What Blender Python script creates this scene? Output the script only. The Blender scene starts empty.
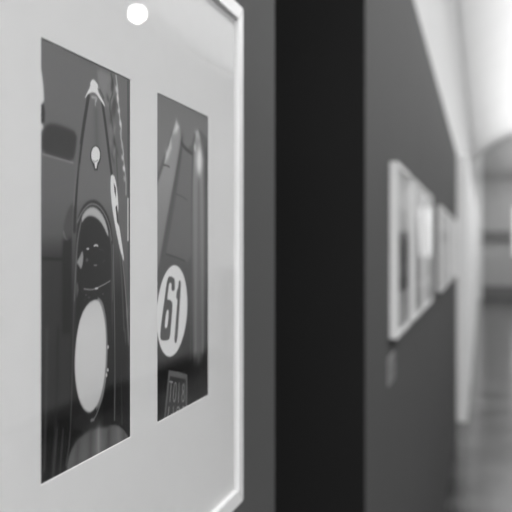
import bpy, bmesh, math, random
import numpy as np

# ---------------------------------------------------------------- camera, world, lights, exposure
SC = bpy.context.scene
COL = SC.collection
EYE = 1.62
cam_d = bpy.data.cameras.new('camera'); cam = bpy.data.objects.new('camera', cam_d); COL.objects.link(cam)
cam.location = (0, 0, EYE)
cam.rotation_euler = (math.radians(90), 0, math.atan(227/900))
cam_d.sensor_fit = 'HORIZONTAL'; cam_d.sensor_width = 36; cam_d.lens = 36*900/512
cam_d.shift_y = -8.5/512
cam_d.clip_start = 0.02; cam_d.clip_end = 200
cam_d.dof.use_dof = True; cam_d.dof.focus_distance = 0.56; cam_d.dof.aperture_fstop = 9.7
SC.camera = cam
SC.view_settings.view_transform = 'Standard'; SC.view_settings.look = 'None'
SC.view_settings.gamma = 1; SC.view_settings.use_curve_mapping = False
SC.view_settings.exposure = -0.07

W = bpy.data.worlds.new('world'); SC.world = W; W.use_nodes = True
W.node_tree.nodes['Background'].inputs[0].default_value = (1, 1, 1, 1)
W.node_tree.nodes['Background'].inputs[1].default_value = 3.1

FILL_UP, FILL_DOWN = 520, 420        # watts of the added, unseen fill lights along the hall
GLOBE = 60

# ---------------------------------------------------------------- helpers
def g2l(v):
    v = v/255.0
    return v/12.92 if v <= .04045 else ((v+.055)/1.055)**2.4

def mat(name, val, rough=.6, spec=.3, noise=0, nscale=8, bump=0, bscale=200, emit=0):
    m = bpy.data.materials.new(name); m.use_nodes = True
    nt = m.node_tree; b = nt.nodes['Principled BSDF']
    b.inputs['Base Color'].default_value = (val, val, val, 1)
    b.inputs['Roughness'].default_value = rough
    b.inputs['Specular IOR Level'].default_value = spec
    tc = nt.nodes.new('ShaderNodeTexCoord')
    if noise:
        n = nt.nodes.new('ShaderNodeTexNoise'); n.inputs['Scale'].default_value = nscale; n.inputs['Detail'].default_value = 4
        nt.links.new(tc.outputs['Object'], n.inputs['Vector'])
        mr = nt.nodes.new('ShaderNodeMapRange'); mr.inputs['From Min'].default_value = .3; mr.inputs['From Max'].default_value = .7
        mr.inputs['To Min'].default_value = val*(1-noise); mr.inputs['To Max'].default_value = val*(1+noise)
        nt.links.new(n.outputs['Fac'], mr.inputs['Value']); nt.links.new(mr.outputs['Result'], b.inputs['Base Color'])
    if bump:
        n = nt.nodes.new('ShaderNodeTexNoise'); n.inputs['Scale'].default_value = bscale
        nt.links.new(tc.outputs['Object'], n.inputs['Vector'])
        bp = nt.nodes.new('ShaderNodeBump'); bp.inputs['Strength'].default_value = bump; bp.inputs['Distance'].default_value = .001
        nt.links.new(n.outputs['Fac'], bp.inputs['Height']); nt.links.new(bp.outputs['Normal'], b.inputs['Normal'])
    if emit:
        b.inputs['Emission Color'].default_value = (1, 1, 1, 1); b.inputs['Emission Strength'].default_value = emit
    return m

def glass_mat():
    m = bpy.data.materials.new('picture_glass'); m.use_nodes = True
    nt = m.node_tree; nt.nodes.remove(nt.nodes['Principled BSDF']); out = nt.nodes['Material Output']
    tr = nt.nodes.new('ShaderNodeBsdfTransparent'); gl = nt.nodes.new('ShaderNodeBsdfGlossy')
    tr.inputs[0].default_value = (.985, .985, .985, 1)
    gl.inputs['Roughness'].default_value = .012; gl.inputs['Color'].default_value = (1, 1, 1, 1)
    fr = nt.nodes.new('ShaderNodeFresnel'); fr.inputs['IOR'].default_value = 1.6
    ge = nt.nodes.new('ShaderNodeNewGeometry')
    sb = nt.nodes.new('ShaderNodeMath'); sb.operation = 'SUBTRACT'; sb.inputs[0].default_value = 1
    mu = nt.nodes.new('ShaderNodeMath'); mu.operation = 'MULTIPLY'
    mx = nt.nodes.new('ShaderNodeMixShader')
    nt.links.new(ge.outputs['Backfacing'], sb.inputs[1]); nt.links.new(sb.outputs[0], mu.inputs[0])
    nt.links.new(fr.outputs[0], mu.inputs[1]); nt.links.new(mu.outputs[0], mx.inputs[0])
    nt.links.new(tr.outputs[0], mx.inputs[1]); nt.links.new(gl.outputs[0], mx.inputs[2])
    nt.links.new(mx.outputs[0], out.inputs[0])
    return m

def floor_mat():
    m = bpy.data.materials.new('polished_floor'); m.use_nodes = True
    nt = m.node_tree; b = nt.nodes['Principled BSDF']
    tc = nt.nodes.new('ShaderNodeTexCoord')
    br = nt.nodes.new('ShaderNodeTexBrick'); br.inputs['Scale'].default_value = 1
    br.inputs['Brick Width'].default_value = 1.2; br.inputs['Row Height'].default_value = .6; br.offset = .5
    br.inputs['Mortar Size'].default_value = .006
    br.inputs['Color1'].default_value = (FL*1.15,)*3+(1,); br.inputs['Color2'].default_value = (FL*.85,)*3+(1,)
    br.inputs['Mortar'].default_value = (FL*.4,)*3+(1,)
    mp = nt.nodes.new('ShaderNodeMapping'); mp.inputs['Rotation'].default_value = (0, 0, math.radians(90))
    nt.links.new(tc.outputs['Object'], mp.inputs[0]); nt.links.new(mp.outputs[0], br.inputs['Vector'])
    n = nt.nodes.new('ShaderNodeTexNoise'); n.inputs['Scale'].default_value = 1.6; n.inputs['Detail'].default_value = 7
    nt.links.new(tc.outputs['Object'], n.inputs['Vector'])
    mr = nt.nodes.new('ShaderNodeMapRange'); mr.inputs['From Min'].default_value = .35; mr.inputs['From Max'].default_value = .65
    mr.inputs['To Min'].default_value = .3; mr.inputs['To Max'].default_value = 2.0
    nt.links.new(n.outputs['Fac'], mr.inputs['Value'])
    vm = nt.nodes.new('ShaderNodeVectorMath'); vm.operation = 'SCALE'
    nt.links.new(br.outputs['Color'], vm.inputs[0]); nt.links.new(mr.outputs[0], vm.inputs['Scale'])
    nt.links.new(vm.outputs[0], b.inputs['Base Color'])
    b.inputs['Roughness'].default_value = .16; b.inputs['Specular IOR Level'].default_value = .4
    return m

def attr_mat():
    m = bpy.data.materials.new('photographic_print'); m.use_nodes = True
    nt = m.node_tree; b = nt.nodes['Principled BSDF']
    a = nt.nodes.new('ShaderNodeAttribute'); a.attribute_name = 'ink'
    nt.links.new(a.outputs['Color'], b.inputs['Base Color'])
    b.inputs['Roughness'].default_value = .5; b.inputs['Specular IOR Level'].default_value = .15
    return m

def link(name, me, m=None, parent=None, loc=(0, 0, 0)):
    o = bpy.data.objects.new(name, me); COL.objects.link(o); o.location = loc
    if m is not None and me is not None: me.materials.append(m)
    if parent is not None: o.parent = parent
    return o

def finish(name, bm, m, parent=None, loc=(0, 0, 0), smooth=False):
    bmesh.ops.recalc_face_normals(bm, faces=bm.faces)
    me = bpy.data.meshes.new(name); bm.to_mesh(me); bm.free()
    if smooth:
        for p in me.polygons: p.use_smooth = True
    return link(name, me, m, parent, loc)

def bx(bm, x0, x1, y0, y1, z0, z1, bevel=0):
    r = bmesh.ops.create_cube(bm, size=1)
    for v in r['verts']:
        v.co = ((x0+x1)/2+v.co.x*(x1-x0), (y0+y1)/2+v.co.y*(y1-y0), (z0+z1)/2+v.co.z*(z1-z0))
    if bevel:
        es = list({e for v in r['verts'] for e in v.link_edges})
        bmesh.ops.bevel(bm, geom=es, offset=bevel, segments=2, affect='EDGES', profile=.6)

def box(name, x0, x1, y0, y1, z0, z1, m, parent=None, bevel=0):
    bm = bmesh.new(); bx(bm, x0, x1, y0, y1, z0, z1, bevel); return finish(name, bm, m, parent)

def structure(o): o['kind'] = 'structure'; return o

def lathe(name, prof, m, parent=None, n=40, loc=(0, 0, 0)):
    bm = bmesh.new(); rings = []
    for r, z in prof:
        if r < 1e-6: rings.append([bm.verts.new((0, 0, z))])
        else: rings.append([bm.verts.new((r*math.cos(2*math.pi*i/n), r*math.sin(2*math.pi*i/n), z)) for i in range(n)])
    for a, b in zip(rings, rings[1:]):
        for i in range(n):
            j = (i+1) % n
            if len(a) == 1 and len(b) == 1: continue
            if len(a) == 1: bm.faces.new((a[0], b[i], b[j]))
            elif len(b) == 1: bm.faces.new((a[i], b[0], a[j]))
            else: bm.faces.new((a[i], b[i], b[j], a[j]))
    return finish(name, bm, m, parent, loc, smooth=True)

def thing(name, label, cat, loc, group=None, rz=0):
    o = bpy.data.objects.new(name, None); COL.objects.link(o); o.location = loc; o.rotation_euler.z = rz
    o.empty_display_size = .1
    o['label'] = label; o['category'] = cat
    if group: o['group'] = group
    return o

# ---------------------------------------------------------------- materials
FL = .042
M_grey = mat('grey_wall_paint', .077, .75, .2, noise=.03, nscale=3, bump=.15)
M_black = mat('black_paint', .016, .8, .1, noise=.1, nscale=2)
M_white = mat('white_wall_paint', .92, .8, .2, noise=.02, nscale=2)
M_upper = mat('upper_wall_plaster', .76, .85, .15, noise=.02, nscale=2)
M_vault = mat('white_vault_plaster', .74, .85, .15, noise=.02, nscale=1)
M_end = mat('grey_end_wall_plaster', .45, .8, .2, noise=.06, nscale=.6)
M_band = mat('dark_rail_paint', .19, .6, .3)
M_base = mat('dark_skirting', .015, .5, .3)
M_floor = floor_mat()
M_frame = mat('white_lacquer_frame', .74, .35, .4, noise=.02, nscale=30)
M_mat = mat('white_mat_board', .82, .9, .1, noise=.012, nscale=60)
M_core = mat('mat_board_core', .88, .9, .1)
M_back = mat('backing_card', .3, .9, .1)
M_glass = glass_mat()
M_print = attr_mat()
M_metal = mat('grey_metal', .35, .4, .5)
M_globe = mat('opal_globe', .9, .4, .3, emit=GLOBE)
M_pane = mat('daylit_pane', .8, .2, .5, emit=.62)
M_opp = mat('grey_opposite_wall_paint', .29, .8, .2, noise=.03)
M_card = mat('caption_card_paper', .25, .8, .2)
M_ink = mat('caption_ink', .03, .8, .2)
M_plinth = mat('grey_plinth_paint', .05, .6, .3, noise=.04)

# ---------------------------------------------------------------- the setting
Y0, Y1 = -4.0, 30.0
XL, XR = -.30, 3.4
SPR = EYE+2.68
structure(box('floor', -4, 6, Y0, Y1+.3, -.1, 0, M_floor))
structure(box('wall_left', XL-.2, XL, 7.2, Y1, 0, SPR, M_upper))
structure(box('wall_left_above_partition', XL-.2, XL, Y0, 7.2, 2.6, SPR, M_upper))
structure(box('wall_right', XR, XR+.2, Y0, Y1, 0, SPR, M_opp))
structure(box('baseboard_right', XR-.07, XR, Y0, Y1-.2, 0, .15, M_base))
# segmental barrel vault
def vault():
    bm = bmesh.new(); w = XR-XL; R = w/2/math.sin(math.radians(55)); cx = (XL+XR)/2; N = 32
    cz = SPR-R*math.cos(math.radians(55))
    pr = []
    for r in (R, R+.2):
        pr.append([(cx+r*math.sin(math.radians(-55+110*i/N)), cz+r*math.cos(math.radians(-55+110*i/N))) for i in range(N+1)])
    g = [[[bm.verts.new((x, y, z)) for x, z in p] for p in pr] for y in (Y0, Y1)]
    for i in range(N):
        for k in (0, 1): bm.faces.new((g[0][k][i], g[0][k][i+1], g[1][k][i+1], g[1][k][i]))
        for e in (0, 1): bm.faces.new((g[e][0][i], g[e][0][i+1], g[e][1][i+1], g[e][1][i]))
    for i in (0, N): bm.faces.new((g[0][0][i], g[0][1][i], g[1][1][i], g[1][0][i]))
    return finish('ceiling', bm, M_vault, smooth=True), R, cx, cz
ceil_o, VR, VCX, VCZ = vault(); structure(ceil_o)
# end wall with its window opening
WX0, WX1, WZ0, WZ1 = .93, 1.60, 1.30, 2.95
ew = bmesh.new()
bx(ew, -.6, WX0, Y1, Y1+.2, 0, 6.2); bx(ew, WX1, 4, Y1, Y1+.2, 0, 6.2)
bx(ew, WX0, WX1, Y1, Y1+.2, 0, WZ0); bx(ew, WX0, WX1, Y1, Y1+.2, WZ1, 6.2)
structure(finish('wall_far', ew, M_end))
wn = box('window_1', WX0-.02, WX1+.02, Y1+.02, Y1+.1, WZ0-.02, WZ1+.02, M_pane); structure(wn)
fm = bmesh.new()
for a in (WX0, (WX0+WX1)/2-.02, WX1-.04): bx(fm, a, a+.04, Y1-.03, Y1+.02, WZ0, WZ1)
for a in (WZ0, WZ1-.04): bx(fm, WX0, WX1, Y1-.03, Y1+.02, a, a+.04)
structure(finish('window_frame', fm, M_white, wn))
dr = structure(box('door_1', 1.93, 2.75, Y1-.05, Y1+.0, 0, 2.1, M_base))
for a, b, c, d in ((1.88, 1.93, 0, 2.15), (2.75, 2.80, 0, 2.15), (1.93, 2.75, 2.1, 2.15)):
    structure(box('door_frame', a, b, Y1-.07, Y1, c, d, M_band, dr))
structure(box('trim_1', .0, WX0-.05, Y1-.06, Y1, EYE+.17, EYE+.52, M_band))
structure(box('baseboard_far', -.1, 1.86, Y1-.08, Y1, 0, .38, M_band))
structure(box('trim_2', XL, -.03, Y1-.5, Y1, 0, SPR+.4, M_white))
# partition panels
WX = -.235
T = .05
structure(box('wall_near', WX-T, WX, -2.5, 1.0223, 0, 2.487, M_grey, bevel=.001))
structure(box('wall_middle', WX-T, WX, 1.852, 8.55, 0, 2.487, M_grey))
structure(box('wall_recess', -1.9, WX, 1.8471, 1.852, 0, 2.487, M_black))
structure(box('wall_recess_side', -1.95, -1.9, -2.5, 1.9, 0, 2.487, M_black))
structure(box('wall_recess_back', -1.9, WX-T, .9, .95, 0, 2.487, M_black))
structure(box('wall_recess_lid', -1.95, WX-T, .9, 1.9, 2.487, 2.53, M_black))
structure(box('wall_beyond', XL, -.14, 8.57, 29.4, 0, 2.487, M_white, bevel=.002))
for nm, pw, z, rx in (('fill_up_strip', FILL_UP, 3.945, math.pi), ('fill_down_strip', FILL_DOWN, 3.862, 0)):  # added area lights that brighten the vault and the hall
    ld = bpy.data.lights.new(nm, 'AREA'); ld.shape = 'RECTANGLE'; ld.size = .16; ld.size_y = 33; ld.energy = pw
    lo = bpy.data.objects.new(nm, ld); COL.objects.link(lo); lo.location = (1.55, 13, z); lo.rotation_euler = (0, rx, 0)

# artwork of the two near prints: (kind, softness, tone, outline in mm from the print corner, width)
RACING_CAR_ART = [
  ('poly',1,[(240.5,108),(193.0,106),(147.8,100),(128.0,92),(116.1,66),(91.2,62),(37.5,56),(23.4,28),(12.1,30),(-14.0,44)],[(-10.1,233.9),(137.7,270.2),(137.7,-44.8),(-10.1,-4.5)],0),  # dark step near the bottom paints in the reflected skirting band
  ('poly',0.5,198,[(-1.9,212.7),(2.0,210.4),(3.8,204.1),(4.6,196.5),(2.2,193.1),(-1.9,192.5)],0),
  ('poly',0.6,62,[(-1.9,192.5),(4.0,194.4),(5.6,190.5),(5.1,185.3),(1.3,183.8),(-1.9,185.4)],0),
  ('poly',0.6,190,[(-1.9,184.4),(2.9,184.0),(4.0,182.1),(1.3,179.7),(-1.9,178.3)],0),
  ('poly',0.9,72,[(2.4,179.3),(6.7,184.0),(13.4,185.9),(29.7,185.9),(43.2,184.4),(42.0,175.9),(38.2,167.8),(20.2,168.3),(2.4,169.1)],0),
  ('line',0.4,132,[(2.4,168.6),(17.9,168.1),(38.2,167.3)],0.7),
  ('line',0.4,34,[(1.3,115.3),(26.1,114.5)],0.9),
  ('line',1.5,50,[(20.2,77.2),(19.1,40.3),(13.4,-0.5)],2.0),
  ('line',1.2,72,[(7.8,78.3),(6.7,42.4),(4.6,6.8)],1.6),
  ('line',1.2,66,[(19.1,24.5),(14.5,0.3)],1.6),
  ('line',1.0,62,[(26.1,23.1),(22.6,1.5)],1.6),
  ('poly',0.8,[(230.0,112),(180.8,104),(131.7,100),(70.2,78),(4.4,66)],[(69.9,227.9),(127.3,230.2),(127.3,-3.2),(97.9,2.9),(91.8,89.1),(85.8,179.4)],0),
  ('poly',1.0,124,[(69.9,225.5),(93.3,225.2),(96.4,217.2),(91.8,207.9),(84.3,204.4),(78.4,211.2),(71.3,217.6)],0),
  ('line',0.6,80,[(90.3,225.9),(94.8,217.0),(87.2,207.2),(91.8,197.0),(97.9,180.7),(101.0,159.4)],1.0),
  ('line',0.5,168,[(97.9,226.1),(99.5,221.4),(101.0,216.8),(99.5,211.6),(102.6,208.4),(103.4,201.1),(106.6,196.5),(105.0,190.1),(108.2,184.3),(109.8,178.8)],1.5),
  ('line',0.5,158,[(109.8,176.9),(112.2,168.4),(113.8,163.4),(113.8,154.6)],1.2),
  ('poly',1.6,76,[(94.1,219.9),(93.1,217.1),(91.6,215.4),(90.4,215.7),(89.9,217.7),(90.4,220.6),(91.7,223.0),(93.2,223.8),(94.1,222.5)],0),
  ('poly',1.6,118,[(88.0,217.3),(87.9,215.8),(87.2,214.9),(86.2,215.0),(85.3,216.1),(85.0,217.6),(85.4,218.9),(86.4,219.3),(87.4,218.7)],0),
  ('poly',1.6,84,[(87.0,210.4),(87.5,209.1),(87.1,208.3),(86.0,208.4),(84.8,209.3),(84.0,210.6),(83.9,211.7),(84.7,212.1),(85.9,211.6)],0),
  ('poly',1.6,76,[(95.1,208.3),(94.1,205.8),(93.1,204.4),(92.6,204.8),(92.8,206.7),(93.7,209.3),(94.7,211.3),(95.5,211.9),(95.7,210.7)],0),
  ('poly',1.6,84,[(97.9,206.3),(96.6,203.0),(94.9,201.2),(93.8,201.6),(93.7,204.0),(94.6,207.4),(96.2,210.1),(97.7,210.9),(98.4,209.4)],0),
  ('poly',1.6,84,[(92.2,200.3),(91.2,197.8),(90.0,196.3),(89.1,196.6),(88.9,198.6),(89.5,201.2),(90.6,203.4),(91.8,204.0),(92.4,202.8)],0),
  ('poly',1.6,128,[(96.5,192.8),(95.7,191.0),(94.7,189.9),(94.0,190.2),(93.9,191.6),(94.4,193.5),(95.4,195.1),(96.3,195.5),(96.7,194.6)],0),
  ('poly',1.6,118,[(91.2,191.8),(91.3,189.5),(90.4,188.2),(89.0,188.5),(87.7,190.1),(87.1,192.4),(87.5,194.3),(88.8,194.8),(90.2,193.9)],0),
  ('poly',1.6,118,[(91.9,184.8),(91.2,182.7),(89.9,181.5),(88.6,181.8),(87.9,183.3),(88.1,185.5),(89.2,187.2),(90.6,187.7),(91.6,186.8)],0),
  ('poly',1.6,76,[(98.5,182.4),(100.3,179.5),(100.8,177.9),(99.6,178.4),(97.4,180.6),(95.1,183.6),(94.0,185.9),(94.4,186.5),(96.1,185.1)],0),
  ('poly',1.6,128,[(96.1,178.4),(94.7,176.0),(93.3,174.7),(92.6,175.0),(92.9,176.9),(94.1,179.4),(95.5,181.3),(96.7,181.9),(96.9,180.7)],0),
  ('poly',1.6,84,[(93.9,175.4),(94.5,173.9),(94.4,173.1),(93.6,173.3),(92.5,174.4),(91.7,176.0),(91.4,177.2),(91.9,177.5),(92.9,176.8)],0),
  ('poly',1.6,108,[(116.3,78.8),(115.4,76.9),(114.4,75.9),(113.9,76.3),(114.0,77.9),(114.7,80.0),(115.6,81.5),(116.4,81.8),(116.7,80.8)],0),
  ('poly',0.8,182,[(100.4,218.3),(100.4,216.6),(99.4,215.7),(98.1,216.2),(97.2,217.7),(97.2,219.4),(98.2,220.3),(99.5,219.8)],0),
  ('poly',0.8,196,[(102.1,213.1),(102.2,211.3),(101.5,210.5),(100.4,211.0),(99.6,212.7),(99.5,214.5),(100.2,215.4),(101.3,214.8)],0),
  ('poly',0.8,182,[(104.0,205.5),(103.8,204.5),(102.7,203.9),(101.5,204.2),(100.7,205.1),(101.0,206.1),(102.0,206.7),(103.3,206.5)],0),
  ('poly',0.8,196,[(106.2,197.9),(106.2,196.3),(105.4,195.6),(104.2,196.1),(103.4,197.5),(103.4,199.0),(104.3,199.8),(105.4,199.3)],0),
  ('poly',0.8,150,[(106.7,192.0),(106.8,190.4),(106.0,189.6),(104.9,190.2),(104.1,191.7),(104.1,193.3),(104.8,194.0),(105.9,193.5)],0),
  ('poly',0.8,150,[(109.1,184.7),(109.1,182.9),(108.2,182.0),(106.9,182.6),(106.0,184.3),(106.0,186.1),(106.9,187.0),(108.1,186.4)],0),
  ('poly',0.8,182,[(109.7,177.1),(109.6,175.9),(108.7,175.3),(107.5,175.7),(106.7,176.8),(106.9,178.1),(107.8,178.7),(108.9,178.3)],0),
  ('poly',0.8,196,[(112.2,170.6),(112.0,169.2),(110.9,168.6),(109.6,169.0),(108.7,170.3),(108.9,171.6),(109.9,172.3),(111.3,171.9)],0),
  ('poly',0.8,150,[(113.1,164.2),(113.0,162.9),(112.0,162.3),(110.7,162.7),(109.9,164.0),(110.1,165.3),(111.0,165.9),(112.3,165.5)],0),
  ('line',0.6,78,[(117.1,225.8),(118.0,151.1),(118.0,93.9)],1.6),
  ('line',0.4,196,[(117.1,151.6),(117.1,125.7)],1.6),
  ('poly',0.8,82,[(33.3,142.9),(42.0,147.2),(47.1,139.6),(39.5,126.1),(32.1,124.4),(26.1,128.1),(27.3,134.6)],0),
  ('line',0.4,126,[(26.7,129.2),(28.5,126.0),(31.5,125.0)],0.6),
  ('poly',2.0,26,[(27.3,123.9),(37.0,125.0),(37.0,75.7),(27.3,76.6)],0),
  ('poly',0.5,[(218.2,112),(148.5,106),(125.3,84),(90.4,56),(9.0,42)],[(60.2,214.5),(68.5,216.0),(78.4,208.2),(84.3,192.4),(93.3,168.0),(105.8,134.9),(115.5,75.1),(118.8,-1.5),(33.3,16.3),(35.7,92.2),(37.0,133.2),(40.7,164.7),(48.3,186.7),(54.9,205.6)],0),
  ('line',0.5,62,[(58.2,207.3),(50.9,187.0),(45.1,166.8),(41.3,144.4),(40.1,130.5)],3.4),
  ('line',0.4,124,[(47.1,178.1),(42.0,158.2),(39.5,144.3)],0.6),
  ('line',0.4,112,[(46.4,166.9),(43.9,144.5)],0.5),
  ('line',0.5,62,[(77.0,208.0),(82.8,192.2),(90.3,167.8),(92.5,163.1)],3.0),
  ('line',4,92,[(68.5,199.7),(69.9,177.7)],2.0),
  ('line',0.7,88,[(93.3,163.2),(97.9,140.8),(105.8,111.9),(110.6,69.2)],1.3),
  ('poly',0.35,212,[(64.3,218.4),(69.9,216.8),(74.8,213.6),(69.9,214.5),(72.7,210.9),(78.4,208.2),(82.1,204.1),(75.6,207.2),(68.5,210.7),(63.0,210.4),(57.6,208.3),(52.9,204.8),(56.2,208.7),(60.9,213.5),(60.2,215.1)],0),
  ('line',0.3,70,[(71.3,215.3),(75.6,212.5),(79.9,209.7)],0.5),
  ('line',0.5,158,[(63.0,207.5),(69.9,208.1),(68.5,206.1)],1.4),
  ('line',0.4,158,[(67.5,206.5),(67.5,203.6)],0.9),
  ('poly',0.4,52,[(75.4,175.1),(75.2,173.8),(74.7,172.5),(73.8,171.3),(72.6,170.3),(71.2,169.5),(69.6,168.9),(67.9,168.6),(66.3,168.6),(64.7,168.9),(63.4,169.5),(62.2,170.3),(61.4,171.3),(60.8,172.4),(60.7,173.6),(60.8,174.9),(61.4,176.1),(62.2,177.3),(63.4,178.3),(64.7,179.1),(66.3,179.7),(67.9,180.0),(69.6,180.1),(71.2,179.8),(72.6,179.3),(73.8,178.5),(74.7,177.5),(75.2,176.3)],0),
  ('poly',0.4,52,[(63.7,169.6),(72.0,170.4),(70.6,166.1),(66.4,165.8)],0),
  ('poly',0.3,216,[(74.1,175.2),(74.0,174.1),(73.5,173.0),(72.8,172.0),(71.8,171.1),(70.6,170.4),(69.3,169.9),(67.9,169.7),(66.6,169.7),(65.3,169.9),(64.1,170.4),(63.2,171.1),(62.5,172.0),(62.0,173.0),(61.9,174.0),(62.0,175.1),(62.5,176.2),(63.2,177.2),(64.1,178.1),(65.3,178.8),(66.6,179.3),(67.9,179.6),(69.3,179.6),(70.6,179.4),(71.8,178.9),(72.8,178.2),(73.5,177.4),(74.0,176.3)],0),
  ('poly',0.3,204,[(66.0,170.4),(70.6,170.8),(69.2,166.9),(67.4,166.7)],0),
  ('line',0.3,110,[(64.3,171.1),(67.1,170.5),(71.3,172.0)],0.4),
  ('poly',0.4,206,[(89.5,163.5),(92.1,165.5),(96.4,164.0),(100.2,155.1),(101.8,145.3),(100.2,140.3),(105.8,127.4),(111.4,111.8),(107.4,114.4),(100.2,126.7),(93.3,141.3),(89.9,152.6)],0),
  ('poly',0.3,70,[(94.5,160.2),(97.6,157.4),(97.9,151.3),(95.6,154.8)],0),
  ('poly',0.3,70,[(97.1,145.7),(99.5,147.0),(102.6,134.2),(99.5,136.6)],0),
  ('line',0.4,130,[(107.4,116.2),(112.2,97.3),(116.3,76.3),(118.8,58.9)],0.8),
  ('line',0.5,100,[(112.2,69.0),(116.3,30.7),(118.0,5.1)],0.6),
  ('poly',0.6,60,[(45.8,140.1),(53.6,146.1),(63.0,148.5),(71.3,148.1),(81.3,143.8),(88.7,137.5),(93.3,125.5),(94.1,88.9),(93.3,70.7),(39.5,75.5),(40.7,114.0),(43.2,133.4)],0),
  ('line',0.5,130,[(43.9,135.1),(49.6,140.8),(57.6,145.1),(64.3,146.3),(72.7,145.2),(81.3,140.8),(88.0,133.9),(91.0,125.4)],0.7),
  ('poly',0.5,162,[(49.0,138.0),(54.9,142.4),(63.0,144.5),(71.3,143.4),(79.9,139.0),(85.8,131.4),(86.5,126.6),(78.4,134.2),(69.9,138.1),(60.2,139.2),(53.6,137.6),(49.6,134.6)],0),
  ('line',0.5,112,[(48.3,135.2),(43.9,125.1),(42.0,112.9),(40.1,92.0)],1.2),
  ('line',0.5,96,[(88.0,129.0),(91.8,119.4),(92.5,89.0)],0.9),
  ('poly',0.6,[(139.1,62),(122.3,36),(90.6,40),(73.3,46)],[(49.6,134.1),(54.2,137.0),(60.2,138.7),(68.5,137.8),(77.7,133.6),(85.0,126.6),(88.7,112.2),(88.7,71.1),(43.2,75.2),(44.5,112.8),(47.1,126.2)],0),
  ('poly',0.4,222,[(71.6,121.8),(71.5,121.6),(71.3,121.3),(70.9,121.2),(70.4,121.0),(69.8,120.9),(69.2,120.8),(68.5,120.8),(67.8,120.8),(67.2,120.9),(66.6,121.0),(66.1,121.2),(65.7,121.3),(65.5,121.5),(65.4,121.8),(65.5,122.0),(65.7,122.2),(66.1,122.4),(66.6,122.5),(67.2,122.7),(67.8,122.7),(68.5,122.8),(69.2,122.7),(69.8,122.7),(70.4,122.6),(70.9,122.4),(71.3,122.2),(71.5,122.0)],0),
  ('poly',0.35,40,[(70.9,121.1),(70.8,120.9),(70.6,120.8),(70.3,120.7),(70.0,120.6),(69.5,120.5),(69.0,120.5),(68.5,120.4),(68.0,120.5),(67.5,120.5),(67.0,120.6),(66.6,120.7),(66.4,120.8),(66.2,120.9),(66.1,121.1),(66.2,121.2),(66.4,121.4),(66.6,121.5),(67.0,121.6),(67.5,121.6),(68.0,121.7),(68.5,121.7),(69.0,121.7),(69.5,121.7),(70.0,121.6),(70.3,121.5),(70.6,121.4),(70.8,121.2)],0),
  ('poly',0.3,196,[(59.2,120.2),(59.1,120.0),(59.0,119.9),(58.8,119.8),(58.5,119.7),(58.1,119.6),(57.7,119.6),(57.3,119.6),(56.9,119.6),(56.5,119.6),(56.1,119.7),(55.8,119.8),(55.6,119.9),(55.5,120.0),(55.4,120.2),(55.5,120.3),(55.6,120.4),(55.8,120.5),(56.1,120.6),(56.5,120.7),(56.9,120.7),(57.3,120.7),(57.7,120.7),(58.1,120.7),(58.5,120.6),(58.8,120.5),(59.0,120.4),(59.1,120.3)],0),
  ('poly',0.5,86,[(58.4,113.8),(58.3,113.5),(58.1,113.2),(57.9,113.0),(57.6,112.8),(57.1,112.6),(56.7,112.5),(56.2,112.5),(55.7,112.5),(55.3,112.6),(54.9,112.8),(54.6,113.0),(54.3,113.3),(54.2,113.5),(54.1,113.8),(54.2,114.1),(54.3,114.4),(54.6,114.6),(54.9,114.8),(55.3,115.0),(55.7,115.1),(56.2,115.1),(56.7,115.1),(57.1,115.0),(57.6,114.8),(57.9,114.6),(58.1,114.3),(58.3,114.1)],0),
  ('poly',0.3,118,[(70.3,110.5),(70.2,110.4),(70.0,110.3),(69.7,110.2),(69.3,110.1),(68.8,110.0),(68.2,110.0),(67.7,110.0),(67.1,110.0),(66.5,110.1),(66.0,110.1),(65.6,110.2),(65.3,110.4),(65.1,110.5),(65.0,110.6),(65.1,110.7),(65.3,110.9),(65.6,111.0),(66.0,111.0),(66.5,111.1),(67.1,111.1),(67.7,111.1),(68.2,111.1),(68.8,111.1),(69.3,111.0),(69.7,110.9),(70.0,110.8),(70.2,110.6)],0),
  ('line',0.4,80,[(72.7,119.7),(78.4,119.4),(80.6,118.2)],0.8),
  ('line',0.4,82,[(77.0,111.7),(81.3,113.5)],0.8),
  ('poly',0.5,140,[(49.9,119.5),(51.6,117.2),(50.9,111.6),(48.3,108.3),(45.1,111.2),(42.6,112.6),(46.4,115.6)],0),
  ('line',1.0,66,[(50.9,109.4),(52.3,102.6),(49.6,95.9)],1.6),
  ('poly',0.6,84,[(40.1,100.8),(44.5,101.2),(45.8,97.2),(43.9,93.4),(40.7,96.4)],0),
  ('line',0.35,146,[(52.3,97.5),(61.6,96.6),(68.5,96.9),(72.7,97.8),(79.9,98.9),(88.7,100.7)],0.7),
  ('poly',0.3,190,[(71.4,96.9),(71.4,96.8),(71.2,96.7),(70.9,96.6),(70.6,96.6),(70.2,96.5),(69.7,96.5),(69.2,96.5),(68.7,96.5),(68.2,96.6),(67.8,96.7),(67.4,96.8),(67.2,96.9),(67.0,97.0),(67.0,97.1),(67.0,97.2),(67.2,97.3),(67.4,97.4),(67.8,97.5),(68.2,97.5),(68.7,97.6),(69.2,97.6),(69.7,97.5),(70.2,97.5),(70.6,97.4),(70.9,97.3),(71.2,97.2),(71.4,97.0)],0),
  ('poly',0.3,96,[(56.1,93.9),(56.1,93.8),(56.0,93.7),(55.8,93.7),(55.6,93.6),(55.4,93.6),(55.2,93.6),(54.9,93.6),(54.6,93.6),(54.4,93.6),(54.2,93.7),(54.0,93.8),(53.8,93.9),(53.7,93.9),(53.7,94.0),(53.7,94.1),(53.8,94.2),(54.0,94.3),(54.2,94.3),(54.4,94.4),(54.6,94.4),(54.9,94.4),(55.2,94.3),(55.4,94.3),(55.6,94.2),(55.8,94.2),(56.0,94.1),(56.1,94.0)],0),
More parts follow.
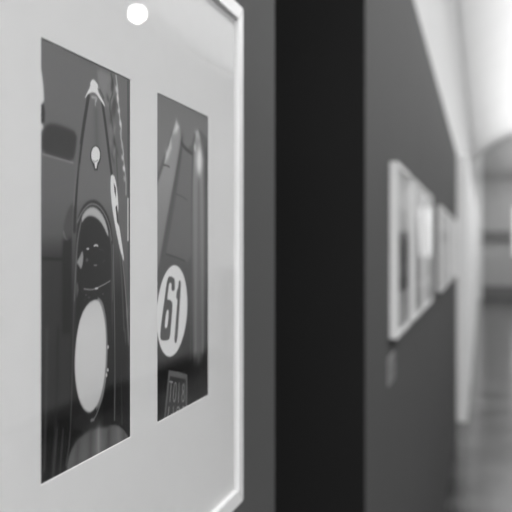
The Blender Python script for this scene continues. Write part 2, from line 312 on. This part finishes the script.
  ('poly',0.3,96,[(60.1,92.3),(60.1,92.2),(60.0,92.1),(59.8,92.0),(59.7,92.0),(59.4,92.0),(59.2,91.9),(58.9,91.9),(58.6,92.0),(58.4,92.0),(58.1,92.1),(58.0,92.1),(57.8,92.2),(57.7,92.3),(57.7,92.4),(57.7,92.5),(57.8,92.6),(58.0,92.6),(58.1,92.7),(58.4,92.7),(58.6,92.7),(58.9,92.7),(59.2,92.7),(59.4,92.7),(59.7,92.6),(59.8,92.5),(60.0,92.5),(60.1,92.4)],0),
  ('poly',0.3,96,[(79.7,93.3),(79.7,93.2),(79.6,93.1),(79.5,93.1),(79.2,93.0),(79.0,93.0),(78.7,92.9),(78.4,92.9),(78.1,93.0),(77.9,93.0),(77.6,93.1),(77.4,93.2),(77.3,93.2),(77.2,93.3),(77.1,93.4),(77.2,93.5),(77.3,93.6),(77.4,93.7),(77.6,93.7),(77.9,93.8),(78.1,93.8),(78.4,93.8),(78.7,93.8),(79.0,93.7),(79.2,93.6),(79.5,93.6),(79.6,93.5),(79.7,93.4)],0),
  ('poly',0.3,96,[(54.8,91.1),(54.7,91.1),(54.6,91.0),(54.5,90.9),(54.3,90.9),(54.1,90.8),(53.8,90.8),(53.6,90.8),(53.3,90.8),(53.1,90.9),(52.8,90.9),(52.6,91.0),(52.5,91.1),(52.4,91.2),(52.4,91.3),(52.4,91.4),(52.5,91.4),(52.6,91.5),(52.8,91.6),(53.1,91.6),(53.3,91.6),(53.6,91.6),(53.8,91.6),(54.1,91.5),(54.3,91.5),(54.5,91.4),(54.6,91.3),(54.7,91.2)],0),
  ('line',0.4,92,[(85.8,79.2),(88.7,80.8)],0.9),
  ('poly',0.8,44,[(42.0,91.9),(90.3,89.1),(91.8,10.2),(37.0,21.0)],0),
  ('poly',1.2,14,[(79.9,89.7),(91.8,70.9),(92.5,13.7),(79.9,16.1)],0),
  ('line',0.5,92,[(40.1,97.5),(38.2,70.1),(36.4,37.5),(34.5,16.0),(29.7,3.5)],0.6),
  ('line',0.5,70,[(42.0,97.4),(40.7,64.4)],0.5),
  ('line',0.5,76,[(91.0,101.2),(92.5,64.7)],0.5),
  ('line',0.5,120,[(93.3,122.4),(95.9,76.6),(96.4,39.9),(95.6,15.6)],0.8),
  ('poly',1.5,36,[(98.7,61.0),(117.1,59.1),(120.5,-1.8),(97.9,2.9)],0),
  ('line',1,60,[(105.8,57.2),(107.4,10.3)],1.4),
  ('poly',0.5,[(95.8,118),(72.1,112),(21.8,108)],[(69.2,92.4),(75.6,90.6),(80.6,85.5),(84.3,76.3),(85.8,62.4),(84.3,46.4),(79.9,35.1),(74.1,28.4),(67.1,25.5)],0),
  ('poly',0.5,[(92.5,176),(73.5,184),(50.6,180),(24.7,170)],[(67.8,91.0),(72.7,89.5),(77.7,84.5),(82.1,74.7),(83.2,62.7),(82.1,47.9),(77.7,36.6),(71.3,29.4),(63.0,26.2),(56.2,27.1),(49.6,31.4),(43.9,39.0),(40.7,48.9),(40.1,58.9),(42.6,72.5),(48.3,83.1),(57.6,89.3)],0),
  ('line',0.4,120,[(84.3,59.6),(83.5,44.7),(79.2,34.0),(72.7,26.8),(67.1,22.0),(61.6,21.3)],0.8),
  ('poly',0.35,170,[(87.1,61.0),(87.1,60.8),(87.0,60.5),(86.8,60.3),(86.6,60.2),(86.3,60.0),(86.1,60.0),(85.8,60.0),(85.5,60.1),(85.2,60.2),(84.9,60.3),(84.7,60.6),(84.6,60.8),(84.5,61.1),(84.4,61.3),(84.5,61.6),(84.6,61.8),(84.7,62.0),(84.9,62.2),(85.2,62.3),(85.5,62.4),(85.8,62.4),(86.1,62.3),(86.3,62.2),(86.6,62.0),(86.8,61.8),(87.0,61.6),(87.1,61.3)],0),
  ('poly',0.35,170,[(86.8,47.3),(86.8,47.0),(86.7,46.7),(86.5,46.5),(86.3,46.4),(86.0,46.3),(85.8,46.2),(85.5,46.2),(85.2,46.3),(84.9,46.4),(84.6,46.6),(84.4,46.8),(84.3,47.1),(84.2,47.3),(84.1,47.6),(84.2,47.9),(84.3,48.1),(84.4,48.3),(84.6,48.5),(84.9,48.6),(85.2,48.6),(85.5,48.6),(85.8,48.6),(86.0,48.4),(86.3,48.3),(86.5,48.0),(86.7,47.8),(86.8,47.5)],0),
  ('poly',0.35,170,[(84.9,44.5),(84.8,44.2),(84.7,44.0),(84.6,43.8),(84.4,43.6),(84.1,43.5),(83.8,43.5),(83.5,43.5),(83.2,43.6),(83.0,43.7),(82.7,43.9),(82.5,44.1),(82.3,44.3),(82.3,44.6),(82.2,44.9),(82.3,45.1),(82.3,45.4),(82.5,45.6),(82.7,45.7),(83.0,45.8),(83.2,45.9),(83.5,45.9),(83.8,45.8),(84.1,45.7),(84.4,45.5),(84.6,45.3),(84.7,45.0),(84.8,44.8)],0),
  ('poly',0.5,120,[(66.1,21.0),(66.1,20.9),(65.9,20.8),(65.6,20.7),(65.2,20.7),(64.7,20.7),(64.2,20.7),(63.7,20.8),(63.1,20.9),(62.6,21.1),(62.1,21.2),(61.7,21.4),(61.4,21.6),(61.3,21.8),(61.2,21.9),(61.3,22.1),(61.4,22.2),(61.7,22.3),(62.1,22.3),(62.6,22.3),(63.1,22.3),(63.7,22.2),(64.2,22.1),(64.7,21.9),(65.2,21.7),(65.6,21.6),(65.9,21.4),(66.1,21.2)],0),
  ('poly',0.8,[(16.7,88),(4.9,92),(-9.7,84)],[(29.7,0.8),(34.5,9.5),(43.2,14.2),(57.6,16.4),(74.1,15.1),(85.8,12.9),(93.3,13.6),(104.2,10.2),(115.5,3.6),(122.2,-3.4),(122.2,-27.7),(29.7,-10.0)],0),
  ('line',0.5,12,[(91.8,14.4),(99.5,13.0),(110.6,7.8),(120.5,-0.5)],1.1),
  ('line',3,136,[(72.0,14.1),(72.0,-4.6)],1.6),
  ('line',4,62,[(61.6,15.0),(60.2,-6.5)],2.4),
  ('line',4,58,[(87.2,9.9),(86.5,-4.4)],2.4),
  ('line',3,108,[(101.8,8.2),(102.6,-4.3)],1.6),
  ('line',3,60,[(110.6,4.0),(112.2,-6.4)],1.6),
  ('line',4,66,[(44.5,11.7),(42.0,-4.9)],3.0),
]
ROUNDEL_ART = [
  ('poly',1,[(239.0,106),(194.0,100),(156.5,98),(111.5,88),(74.0,78),(44.0,68),(30.5,28),(18.5,38),(-10.0,50)],[(-12.2,247.6),(142.9,278.9),(142.9,-49.8),(-12.2,-15.9)],0),  # low tone drop is the glass's dark reflection band, painted in
  ('poly',0.8,116,[(-12.2,247.6),(142.9,262.1),(142.9,203.1),(96.0,215.6),(88.3,214.6),(73.4,195.8),(54.5,199.8),(45.4,213.5),(36.5,212.3),(19.5,190.1),(1.3,170.9),(-12.2,159.8)],0),
  ('poly',1.0,[(212.3,140),(169.3,134),(110.5,112)],[(42.0,213.8),(49.9,209.7),(53.3,201.1),(42.0,179.3),(23.7,146.3),(7.2,112.2),(-0.7,102.0),(-0.7,161.8),(13.3,176.8),(26.8,194.5),(35.4,208.5)],0),
  ('line',3.0,84,[(54.5,202.8),(47.6,185.7),(32.2,151.7),(11.3,113.5)],1.8),
  ('poly',1.6,186,[(42.0,213.8),(47.6,210.1),(43.2,205.8),(35.4,204.2)],0),
  ('poly',1.6,178,[(30.0,199.2),(31.1,192.8),(23.7,184.8),(17.4,181.4),(19.5,188.7),(25.8,193.6)],0),
  ('line',0.4,80,[(14.3,179.0),(20.5,179.3),(26.8,178.7)],0.9),
  ('poly',1.0,[(197.7,112),(111.5,98)],[(56.8,195.5),(78.3,193.2),(78.3,114.3),(66.2,109.9),(19.5,116.3),(40.9,155.7)],0),
  ('line',0.7,66,[(53.3,198.9),(59.1,196.5),(68.6,194.5),(78.3,193.6)],2.0),
  ('line',0.5,88,[(40.9,160.1),(52.2,159.3),(66.2,157.0)],0.8),
  ('line',0.5,70,[(19.5,116.3),(38.7,114.0),(61.5,110.7)],0.8),
  ('poly',1.2,[(213.6,140),(126.8,112),(40.0,86),(24.2,34),(-15.2,50)],[(83.3,201.5),(88.3,212.2),(96.0,213.2),(103.9,199.0),(106.5,159.1),(106.5,-25.8),(80.8,-20.7),(79.6,157.7)],0),  # its lower tones carry the same painted reflection band
  ('line',0.8,90,[(85.8,210.4),(82.1,196.7),(77.1,173.0),(75.9,80.4),(74.7,34.3)],1.2),
  ('line',3,96,[(95.5,174.3),(95.5,31.8)],1.6),
  ('line',3,132,[(106.5,191.2),(106.5,38.5)],1.2),
  ('line',3,126,[(87.1,165.9),(87.1,40.7)],1.0),
  ('line',3,80,[(114.6,200.1),(114.6,29.5)],1.8),
  ('poly',3.5,200,[(103.6,190.1),(103.4,188.0),(102.9,185.9),(102.1,184.0),(101.0,182.4),(99.8,181.2),(98.3,180.4),(96.8,180.0),(95.3,180.1),(93.9,180.7),(92.6,181.7),(91.6,183.1),(90.8,184.9),(90.3,186.8),(90.1,188.9),(90.3,191.0),(90.8,193.0),(91.6,194.9),(92.6,196.5),(93.9,197.8),(95.3,198.6),(96.8,199.0),(98.3,199.0),(99.8,198.4),(101.0,197.4),(102.1,196.0),(102.9,194.2),(103.4,192.3)],0),
  ('poly',1.6,160,[(85.8,211.1),(93.5,213.7),(97.3,207.8),(90.9,207.1)],0),
  ('poly',0.6,168,[(83.3,202.3),(88.3,200.5),(88.3,195.8),(83.3,196.8)],0),
  ('poly',0.5,214,[(66.7,72.6),(64.5,65.0),(60.5,58.0),(55.2,52.0),(48.8,47.3),(41.7,44.0),(34.2,42.4),(26.8,42.4),(19.8,44.1),(13.6,47.2),(8.3,51.6),(4.3,57.1),(1.7,63.3),(0.5,70.1),(0.9,77.1),(2.7,84.0),(6.0,90.6),(10.6,96.4),(16.4,101.3),(23.0,105.0),(30.2,107.3),(37.7,108.0),(45.0,107.0),(51.9,104.3),(57.8,100.1),(62.6,94.5),(65.7,87.8),(67.1,80.3)],0),
  ('poly',0.35,84,[(24.4,99.9),(28.1,100.2),(32.3,99.8),(37.1,98.5),(38.5,96.6),(38.5,90.7),(36.1,89.2),(31.9,89.5),(30.9,91.8),(31.4,93.7),(30.0,95.3),(27.6,95.7),(25.8,94.5),(23.5,89.0),(22.1,83.6),(25.3,83.7),(29.5,82.9),(33.3,80.9),(32.8,75.9),(30.9,68.1),(29.0,60.3),(27.2,55.3),(22.6,54.7),(14.4,55.2),(9.1,56.3),(7.3,59.3),(9.1,66.0),(12.6,75.7),(17.1,86.2),(20.7,96.1)],0),
  ('poly',0.3,206,[(20.7,75.9),(23.5,76.6),(25.3,75.4),(24.4,70.2),(22.6,64.8),(20.3,63.6),(17.6,63.9),(16.7,66.1),(18.5,71.4)],0),
  ('poly',0.35,84,[(47.3,96.9),(52.3,96.1),(50.8,86.0),(47.3,68.4),(43.4,50.5),(36.6,51.4),(39.5,62.6),(42.9,77.6),(44.3,82.7),(40.9,84.0),(42.4,88.9),(45.8,91.1)],0),
  ('poly',0.4,92,[(25.3,33.2),(45.4,29.4),(67.2,24.2),(66.2,-10.2),(14.3,-4.1)],0),
  ('poly',0.4,58,[(27.9,28.5),(63.4,21.0),(62.7,-9.6),(16.4,-4.5)],0),
  ('line',0.3,150,[(27.0,24.7),(33.9,23.1)],0.9),
  ('line',0.3,150,[(30.5,23.8),(27.9,10.2)],0.9),
  ('line',0.3,150,[(39.2,22.2),(41.8,20.7),(41.4,14.9),(39.2,8.7),(36.1,8.8),(34.8,11.6),(36.1,18.6),(39.2,22.2)],0.8),
  ('line',0.3,150,[(48.3,20.1),(46.1,6.8)],0.9),
  ('line',0.3,150,[(58.2,18.3),(60.5,15.7),(58.7,12.2),(55.9,11.9),(54.0,9.2),(54.5,6.1),(57.7,5.2),(60.5,7.4),(58.9,11.1),(55.4,14.2),(55.4,17.2),(58.2,18.3)],0.8),
  ('line',0.3,150,[(25.8,6.6),(23.2,-3.0),(29.0,-3.3)],0.9),
  ('line',0.3,150,[(35.4,4.9),(33.5,-4.2)],0.9),
  ('line',0.3,150,[(49.5,0.3),(46.3,3.4),(43.2,2.9),(41.6,-1.3),(42.3,-5.1)],0.8),
  ('line',0.3,150,[(55.0,0.1),(57.7,1.8),(60.1,-0.1),(58.2,-2.7),(54.5,-5.8)],0.8),
]

# ---------------------------------------------------------------- photographic prints
def smooth(pts, closed, it=1):
    for _ in range(it):
        q = []; n = len(pts)
        if not closed: q.append(pts[0])
        for i in range(n if closed else n-1):
            a, b = pts[i], pts[(i+1) % n]
            q += [(a[0]*.75+b[0]*.25, a[1]*.75+b[1]*.25), (a[0]*.25+b[0]*.75, a[1]*.25+b[1]*.75)]
        if not closed: q.append(pts[-1])
        pts = q
    return pts

def paint(img, U, V, art):
    for kind, soft, val, pts, w in art:
        closed = kind == 'poly'
        if len(pts) > 6 or (not closed and len(pts) > 2): pts = smooth(pts, closed, 1)
        P = np.array(pts); n = len(P)
        mg = 3+soft*3+w
        ys, xs = np.where((U >= P[:, 0].min()-mg) & (U <= P[:, 0].max()+mg) & (V >= P[:, 1].min()-mg) & (V <= P[:, 1].max()+mg))
        if len(ys) == 0: continue
        u = U[ys, xs]; v = V[ys, xs]
        d = np.full(u.shape, 1e9); ins = np.zeros(u.shape, bool)
        for i in range(n if closed else n-1):
            ax, ay = P[i]; bx_, by = P[(i+1) % n]
            ex, ey = bx_-ax, by-ay; L = ex*ex+ey*ey+1e-9
            t = np.clip(((u-ax)*ex+(v-ay)*ey)/L, 0, 1)
            d = np.minimum(d, np.hypot(u-ax-t*ex, v-ay-t*ey))
            if closed:
                c = (ay > v) != (by > v)
                xi = ax+(v-ay)/(ey if abs(ey) > 1e-9 else 1e-9)*ex
                ins ^= c & (u < xi)
        sd = np.where(ins, -d, d) if closed else d-w/2
        a = 1/(1+np.exp(np.clip(sd/(soft*.6+1e-6), -30, 30)))
        if isinstance(val, list):
            vv = sorted(val); tv = np.interp(v, [q[0] for q in vv], [q[1] for q in vv])
        else: tv = val
        img[ys, xs] = img[ys, xs]*(1-a)+a*tv

def print_sheet(parent, y0, z0, wmm, hmm, art, x, du, dv, fix, name='photo_print'):
    nu, nv = int(wmm/du)+1, int(hmm/dv)+1
    us = np.linspace(-3, wmm+3, nu); vs = np.linspace(-3, hmm+3, nv)
    U, V = np.meshgrid(us, vs)
    img = np.full(U.shape, 90.0); paint(img, U, V, art)
    s = np.clip(img, 0, 255)/255; lin = np.where(s <= .04045, s/12.92, ((s+.055)/1.055)**2.4)
    lin = fix(lin, U, V)
    co = np.stack([np.full(U.shape, x), y0+U/1000, z0+V/1000], -1).reshape(-1, 3)
    i = np.arange(nv-1)[:, None]*nu+np.arange(nu-1)[None, :]
    f = np.stack([i, i+1, i+nu+1, i+nu], -1).reshape(-1, 4)
    me = bpy.data.meshes.new(name)
    # back of the sheet
    nb = len(co)
    bk = np.array([[x-.0004, y0+a/1000, z0+b/1000] for a, b in ((us[0], vs[0]), (us[-1], vs[0]), (us[-1], vs[-1]), (us[0], vs[-1]))])
    verts = np.vstack([co, bk]); faces = f.tolist()+[[nb+3, nb+2, nb+1, nb]]
    me.from_pydata(verts.tolist(), [], faces); me.update()
    ca = me.color_attributes.new('ink', 'FLOAT_COLOR', 'POINT')
    c = np.ones((len(verts), 4)); c[:nb, :3] = lin.reshape(-1, 1)
    ca.data.foreach_set('color', c.ravel().astype(np.float32))
    return link(name, me, M_print, parent)

def make_frame(label, y0, y1, z0, z1, openings, group=None, rail=.016, face=.0225):
    """a framed, matted and glazed set of photographs; local origin on the wall at the frame's lower edge"""
    t = thing('picture_frame', label, 'picture', (WX, (y0+y1)/2, z0), group)
    yc = (y0+y1)/2; h = z1-z0; a, b = y0-yc, y1-yc
    r = rail; rb = 0.0145
    outer = [(a, 0), (b, 0), (b, h), (a, h)]; inner = [(a+r, rb), (b-r, rb), (b-r, h-rb), (a+r, h-rb)]
    for k in range(4):                       # four mitred rails
        bm = bmesh.new(); j = (k+1) % 4
        q = [outer[k], outer[j], inner[j], inner[k]]
        vb = [bm.verts.new((0.001, p[0], p[1])) for p in q]; vf = [bm.verts.new((face, p[0], p[1])) for p in q]
        bm.faces.new(vb); bm.faces.new(vf)
        for i in range(4): bm.faces.new((vb[i], vb[(i+1) % 4], vf[(i+1) % 4], vf[i]))
        bmesh.ops.bevel(bm, geom=[e for e in bm.edges if all(abs(v.co.x-face) < 1e-6 for v in e.verts)], offset=.0008, segments=2, affect='EDGES')
        finish('frame_rail', bm, M_frame, t)
    # mat board with windows: grid of cells around the openings, bevelled inner edges
    bm = bmesh.new(); xm, xb = .0175, .0171
    ys = sorted({a+r, b-r} | {o[0]-yc for o in openings} | {o[1]-yc for o in openings})
    zs = sorted({rb, h-rb} | {o[2]-z0 for o in openings} | {o[3]-z0 for o in openings})
    vd = {}
    def V(y, z):
        k = (round(y, 5), round(z, 5))
        if k not in vd: vd[k] = bm.verts.new((xm, y, z))
        return vd[k]
    for i in range(len(ys)-1):
        for j in range(len(zs)-1):
            cy, cz = (ys[i]+ys[i+1])/2, (zs[j]+zs[j+1])/2
            if any(o[0]-yc < cy < o[1]-yc and o[2]-z0 < cz < o[3]-z0 for o in openings): continue
            bm.faces.new((V(ys[i], zs[j]), V(ys[i+1], zs[j]), V(ys[i+1], zs[j+1]), V(ys[i], zs[j+1])))
    mo = finish('mat_board', bm, M_mat, t)
    for o in openings:
        bm = bmesh.new(); s = .0005
        A = [(o[0]-yc, o[2]-z0), (o[1]-yc, o[2]-z0), (o[1]-yc, o[3]-z0), (o[0]-yc, o[3]-z0)]
        B = [(A[0][0]+s, A[0][1]+s), (A[1][0]-s, A[1][1]+s), (A[2][0]-s, A[2][1]-s), (A[3][0]+s, A[3][1]-s)]
        va = [bm.verts.new((xm, *p)) for p in A]; vb = [bm.verts.new((xb, *p)) for p in B]
        for i in range(4): bm.faces.new((va[i], va[(i+1) % 4], vb[(i+1) % 4], vb[i]))
        finish('mat_bevel', bm, M_core, mo)
    gb = bmesh.new(); bx(gb, .0188, .0200, a+r, b-r, rb, h-rb); finish('glass_pane', gb, M_glass, t)
    bb = bmesh.new(); bx(bb, .002, .012, a+r*.6, b-r*.6, rb*.6, h-rb*.6); finish('backing_board', bb, M_back, t)
    return t, yc, z0

def ink_from_tone(left):
    """turns the tone the eye reads through the glass into ink reflectance; the dark reflected band stays painted in"""
    def f(lin, U, V):
        y = left+U/1000
        veil = np.interp(V, [0, 15, 31, 47, 78, 125, 156, 187, 219, 235], [.012, .013, .016, .024, .029, .037, .047, .057, .063, .066])*(1+2.5*(y-.43))
        return np.clip((lin-veil)/(.61-.45*(y-.43)), .003, .9)
    return f
PB, PT = EYE-.1209, EYE+.1071
t, yc, zc = make_frame('white framed pair of motor racing photographs nearest the viewer on the grey partition',
                       .324, .796, EYE-.232, EYE+.219, [(.4162, .5366, PB, PT), (.5844, .7040, PB, PT)], 'white framed motor racing photographs')
p = print_sheet(t, .4162-yc, PB-zc, 120.4, 228, RACING_CAR_ART, .0168, .5, .5, ink_from_tone(.4162))
p['label'] = 'photograph of a narrow racing car seen from above with its open cockpit'
p = print_sheet(t, .5844-yc, PB-zc, 119.6, 228, ROUNDEL_ART, .0168, .55, .5, ink_from_tone(.5844))
p['label'] = 'photograph of a car bonnet with a white roundel numbered 61'

# frames farther along the wall
random.seed(4)
def far_art(dark, seed):
    rd = random.Random(seed)
    return [('poly', 3, [(230, 190), (150, 165), (125, dark+30), (60, dark), (0, dark+10)], [(-9, -9), (200, -9), (200, 300), (-9, 300)], 0),  # pale upper tones paint in the bright reflection on the glass
            ('poly', 1, [(120, dark+60), (20, dark+10)], [(40, 20), (120, 20), (112, 90), (98, 130), (60, 130), (48, 90)], 0),
            ('poly', .6, 200, [(60+18*math.cos(k*.5), 60+22*math.sin(k*.5)) for k in range(13)], 0),
            ('line', .8, dark+70, [(20+rd.random()*20, 10), (60, 200)], 2.5)]
def make_far(y0, label, arts):
    t, yc, zc = make_frame(label, y0, y0+.472, EYE-.236, EYE+.222,
                           [(y0+.092, y0+.212, PB, PT), (y0+.260, y0+.380, PB, PT)], 'white framed motor racing photographs')
    for k in (0, 1):
        print_sheet(t, y0+(.092, .260)[k]-yc, PB-zc, 120, 228, far_art(*arts[k]), .0168, 3, 3, lambda l, U, V: np.clip(l, .006, .8))
B2 = 'white framed picture pair beyond the black recess, '
for y0, l, a in ((2.34, 'nearest the recess, above the small caption card', ((60, 1), (12, 2))),
                 (2.93, 'second in the row of blurred frames', ((50, 3), (70, 4))),
                 (3.53, 'third in the row, with bright window glare', ((90, 5), (90, 6))),
                 (4.86, 'first one after the gap in the row', ((150, 7), (160, 8))),
                 (5.60, 'second one after the gap in the row', ((160, 9), (150, 10))),
                 (6.40, 'last but one before the partition ends', ((160, 11), (160, 12))),
                 (7.30, 'farthest one, next to the partition end', ((170, 13), (160, 14)))):
    make_far(y0, B2+l, a)

# caption card under the long frame
c = thing('caption_card', 'small pale caption card on the wall under the long blurred frame', 'label', (WX, 2.37, EYE-.352))
box('card', 0.0005, .004, -.085, .085, 0, .072, M_card, c, bevel=.0006)
bm = bmesh.new()
for k in range(5): bx(bm, .004, .0042, -.07, .07-.02*(k % 3), .055-.011*k, .0585-.011*k)
c2 = finish('printed_lines', bm, M_ink, c)

# grey plinth against the opposite wall, seen as a reflection in the glass
t = thing('display_plinth', 'dark grey display plinth faintly mirrored in the picture glass near the frame edge', 'plinth', (XR-.40, 12.8, 0))
box('plinth_base', -.24, .24, -.26, .26, 0, .10, M_base, t)
box('plinth_column', -.27, .27, -.30, .30, .10, 1.28, M_plinth, t, bevel=.006)
box('plinth_cap', -.29, .29, -.32, .32, 1.28, 1.32, M_plinth, t, bevel=.004)

# ---------------------------------------------------------------- lamps
def vault_z(x): return VCZ+math.sqrt(VR*VR-(x-VCX)**2)
def pendant(label):
    t = thing('globe_pendant', label, 'lamp', (2.44, 7.22, EYE+2.0))
    R = .054
    lathe('globe', [(R*math.sin(math.pi*i/16) if 0 < i < 16 else 0, -R*math.cos(math.pi*i/16)) for i in range(17)], M_globe, t)
    lathe('lamp_socket', [(0, .045), (.026, .048), (.03, .06), (.03, .12), (.012, .135), (0, .136)], M_metal, t)
    top = vault_z(2.44)-(EYE+2.0)
    lathe('cord', [(0, .13), (.004, .13), (.004, top-.02), (0, top-.02)], M_metal, t, n=10)
    lathe('ceiling_rose', [(0, top-.045), (.03, top-.04), (.05, top-.01), (.05, top+.02), (0, top+.02)], M_metal, t)
    return t
pendant('lit round globe lamp mirrored as a white spot at the top of the glass')
t = thing('added_fill_light', 'added unseen fill light in a long slim metal housing under the vault', 'lamp', (1.55, 13, 3.90))  # housing and wires made up to carry the added fill lights
hb = bmesh.new(); bx(hb, -.10, .10, -16.6, 16.6, -.03, .03, bevel=.006); finish('fill_housing', hb, M_metal, t)
top = vault_z(1.55)-3.90
for y in range(-16, 17, 4):
    wb = bmesh.new(); bx(wb, .085, .091, y-.003, y+.003, .03, top-.004); finish('fill_wire', wb, M_metal, t)
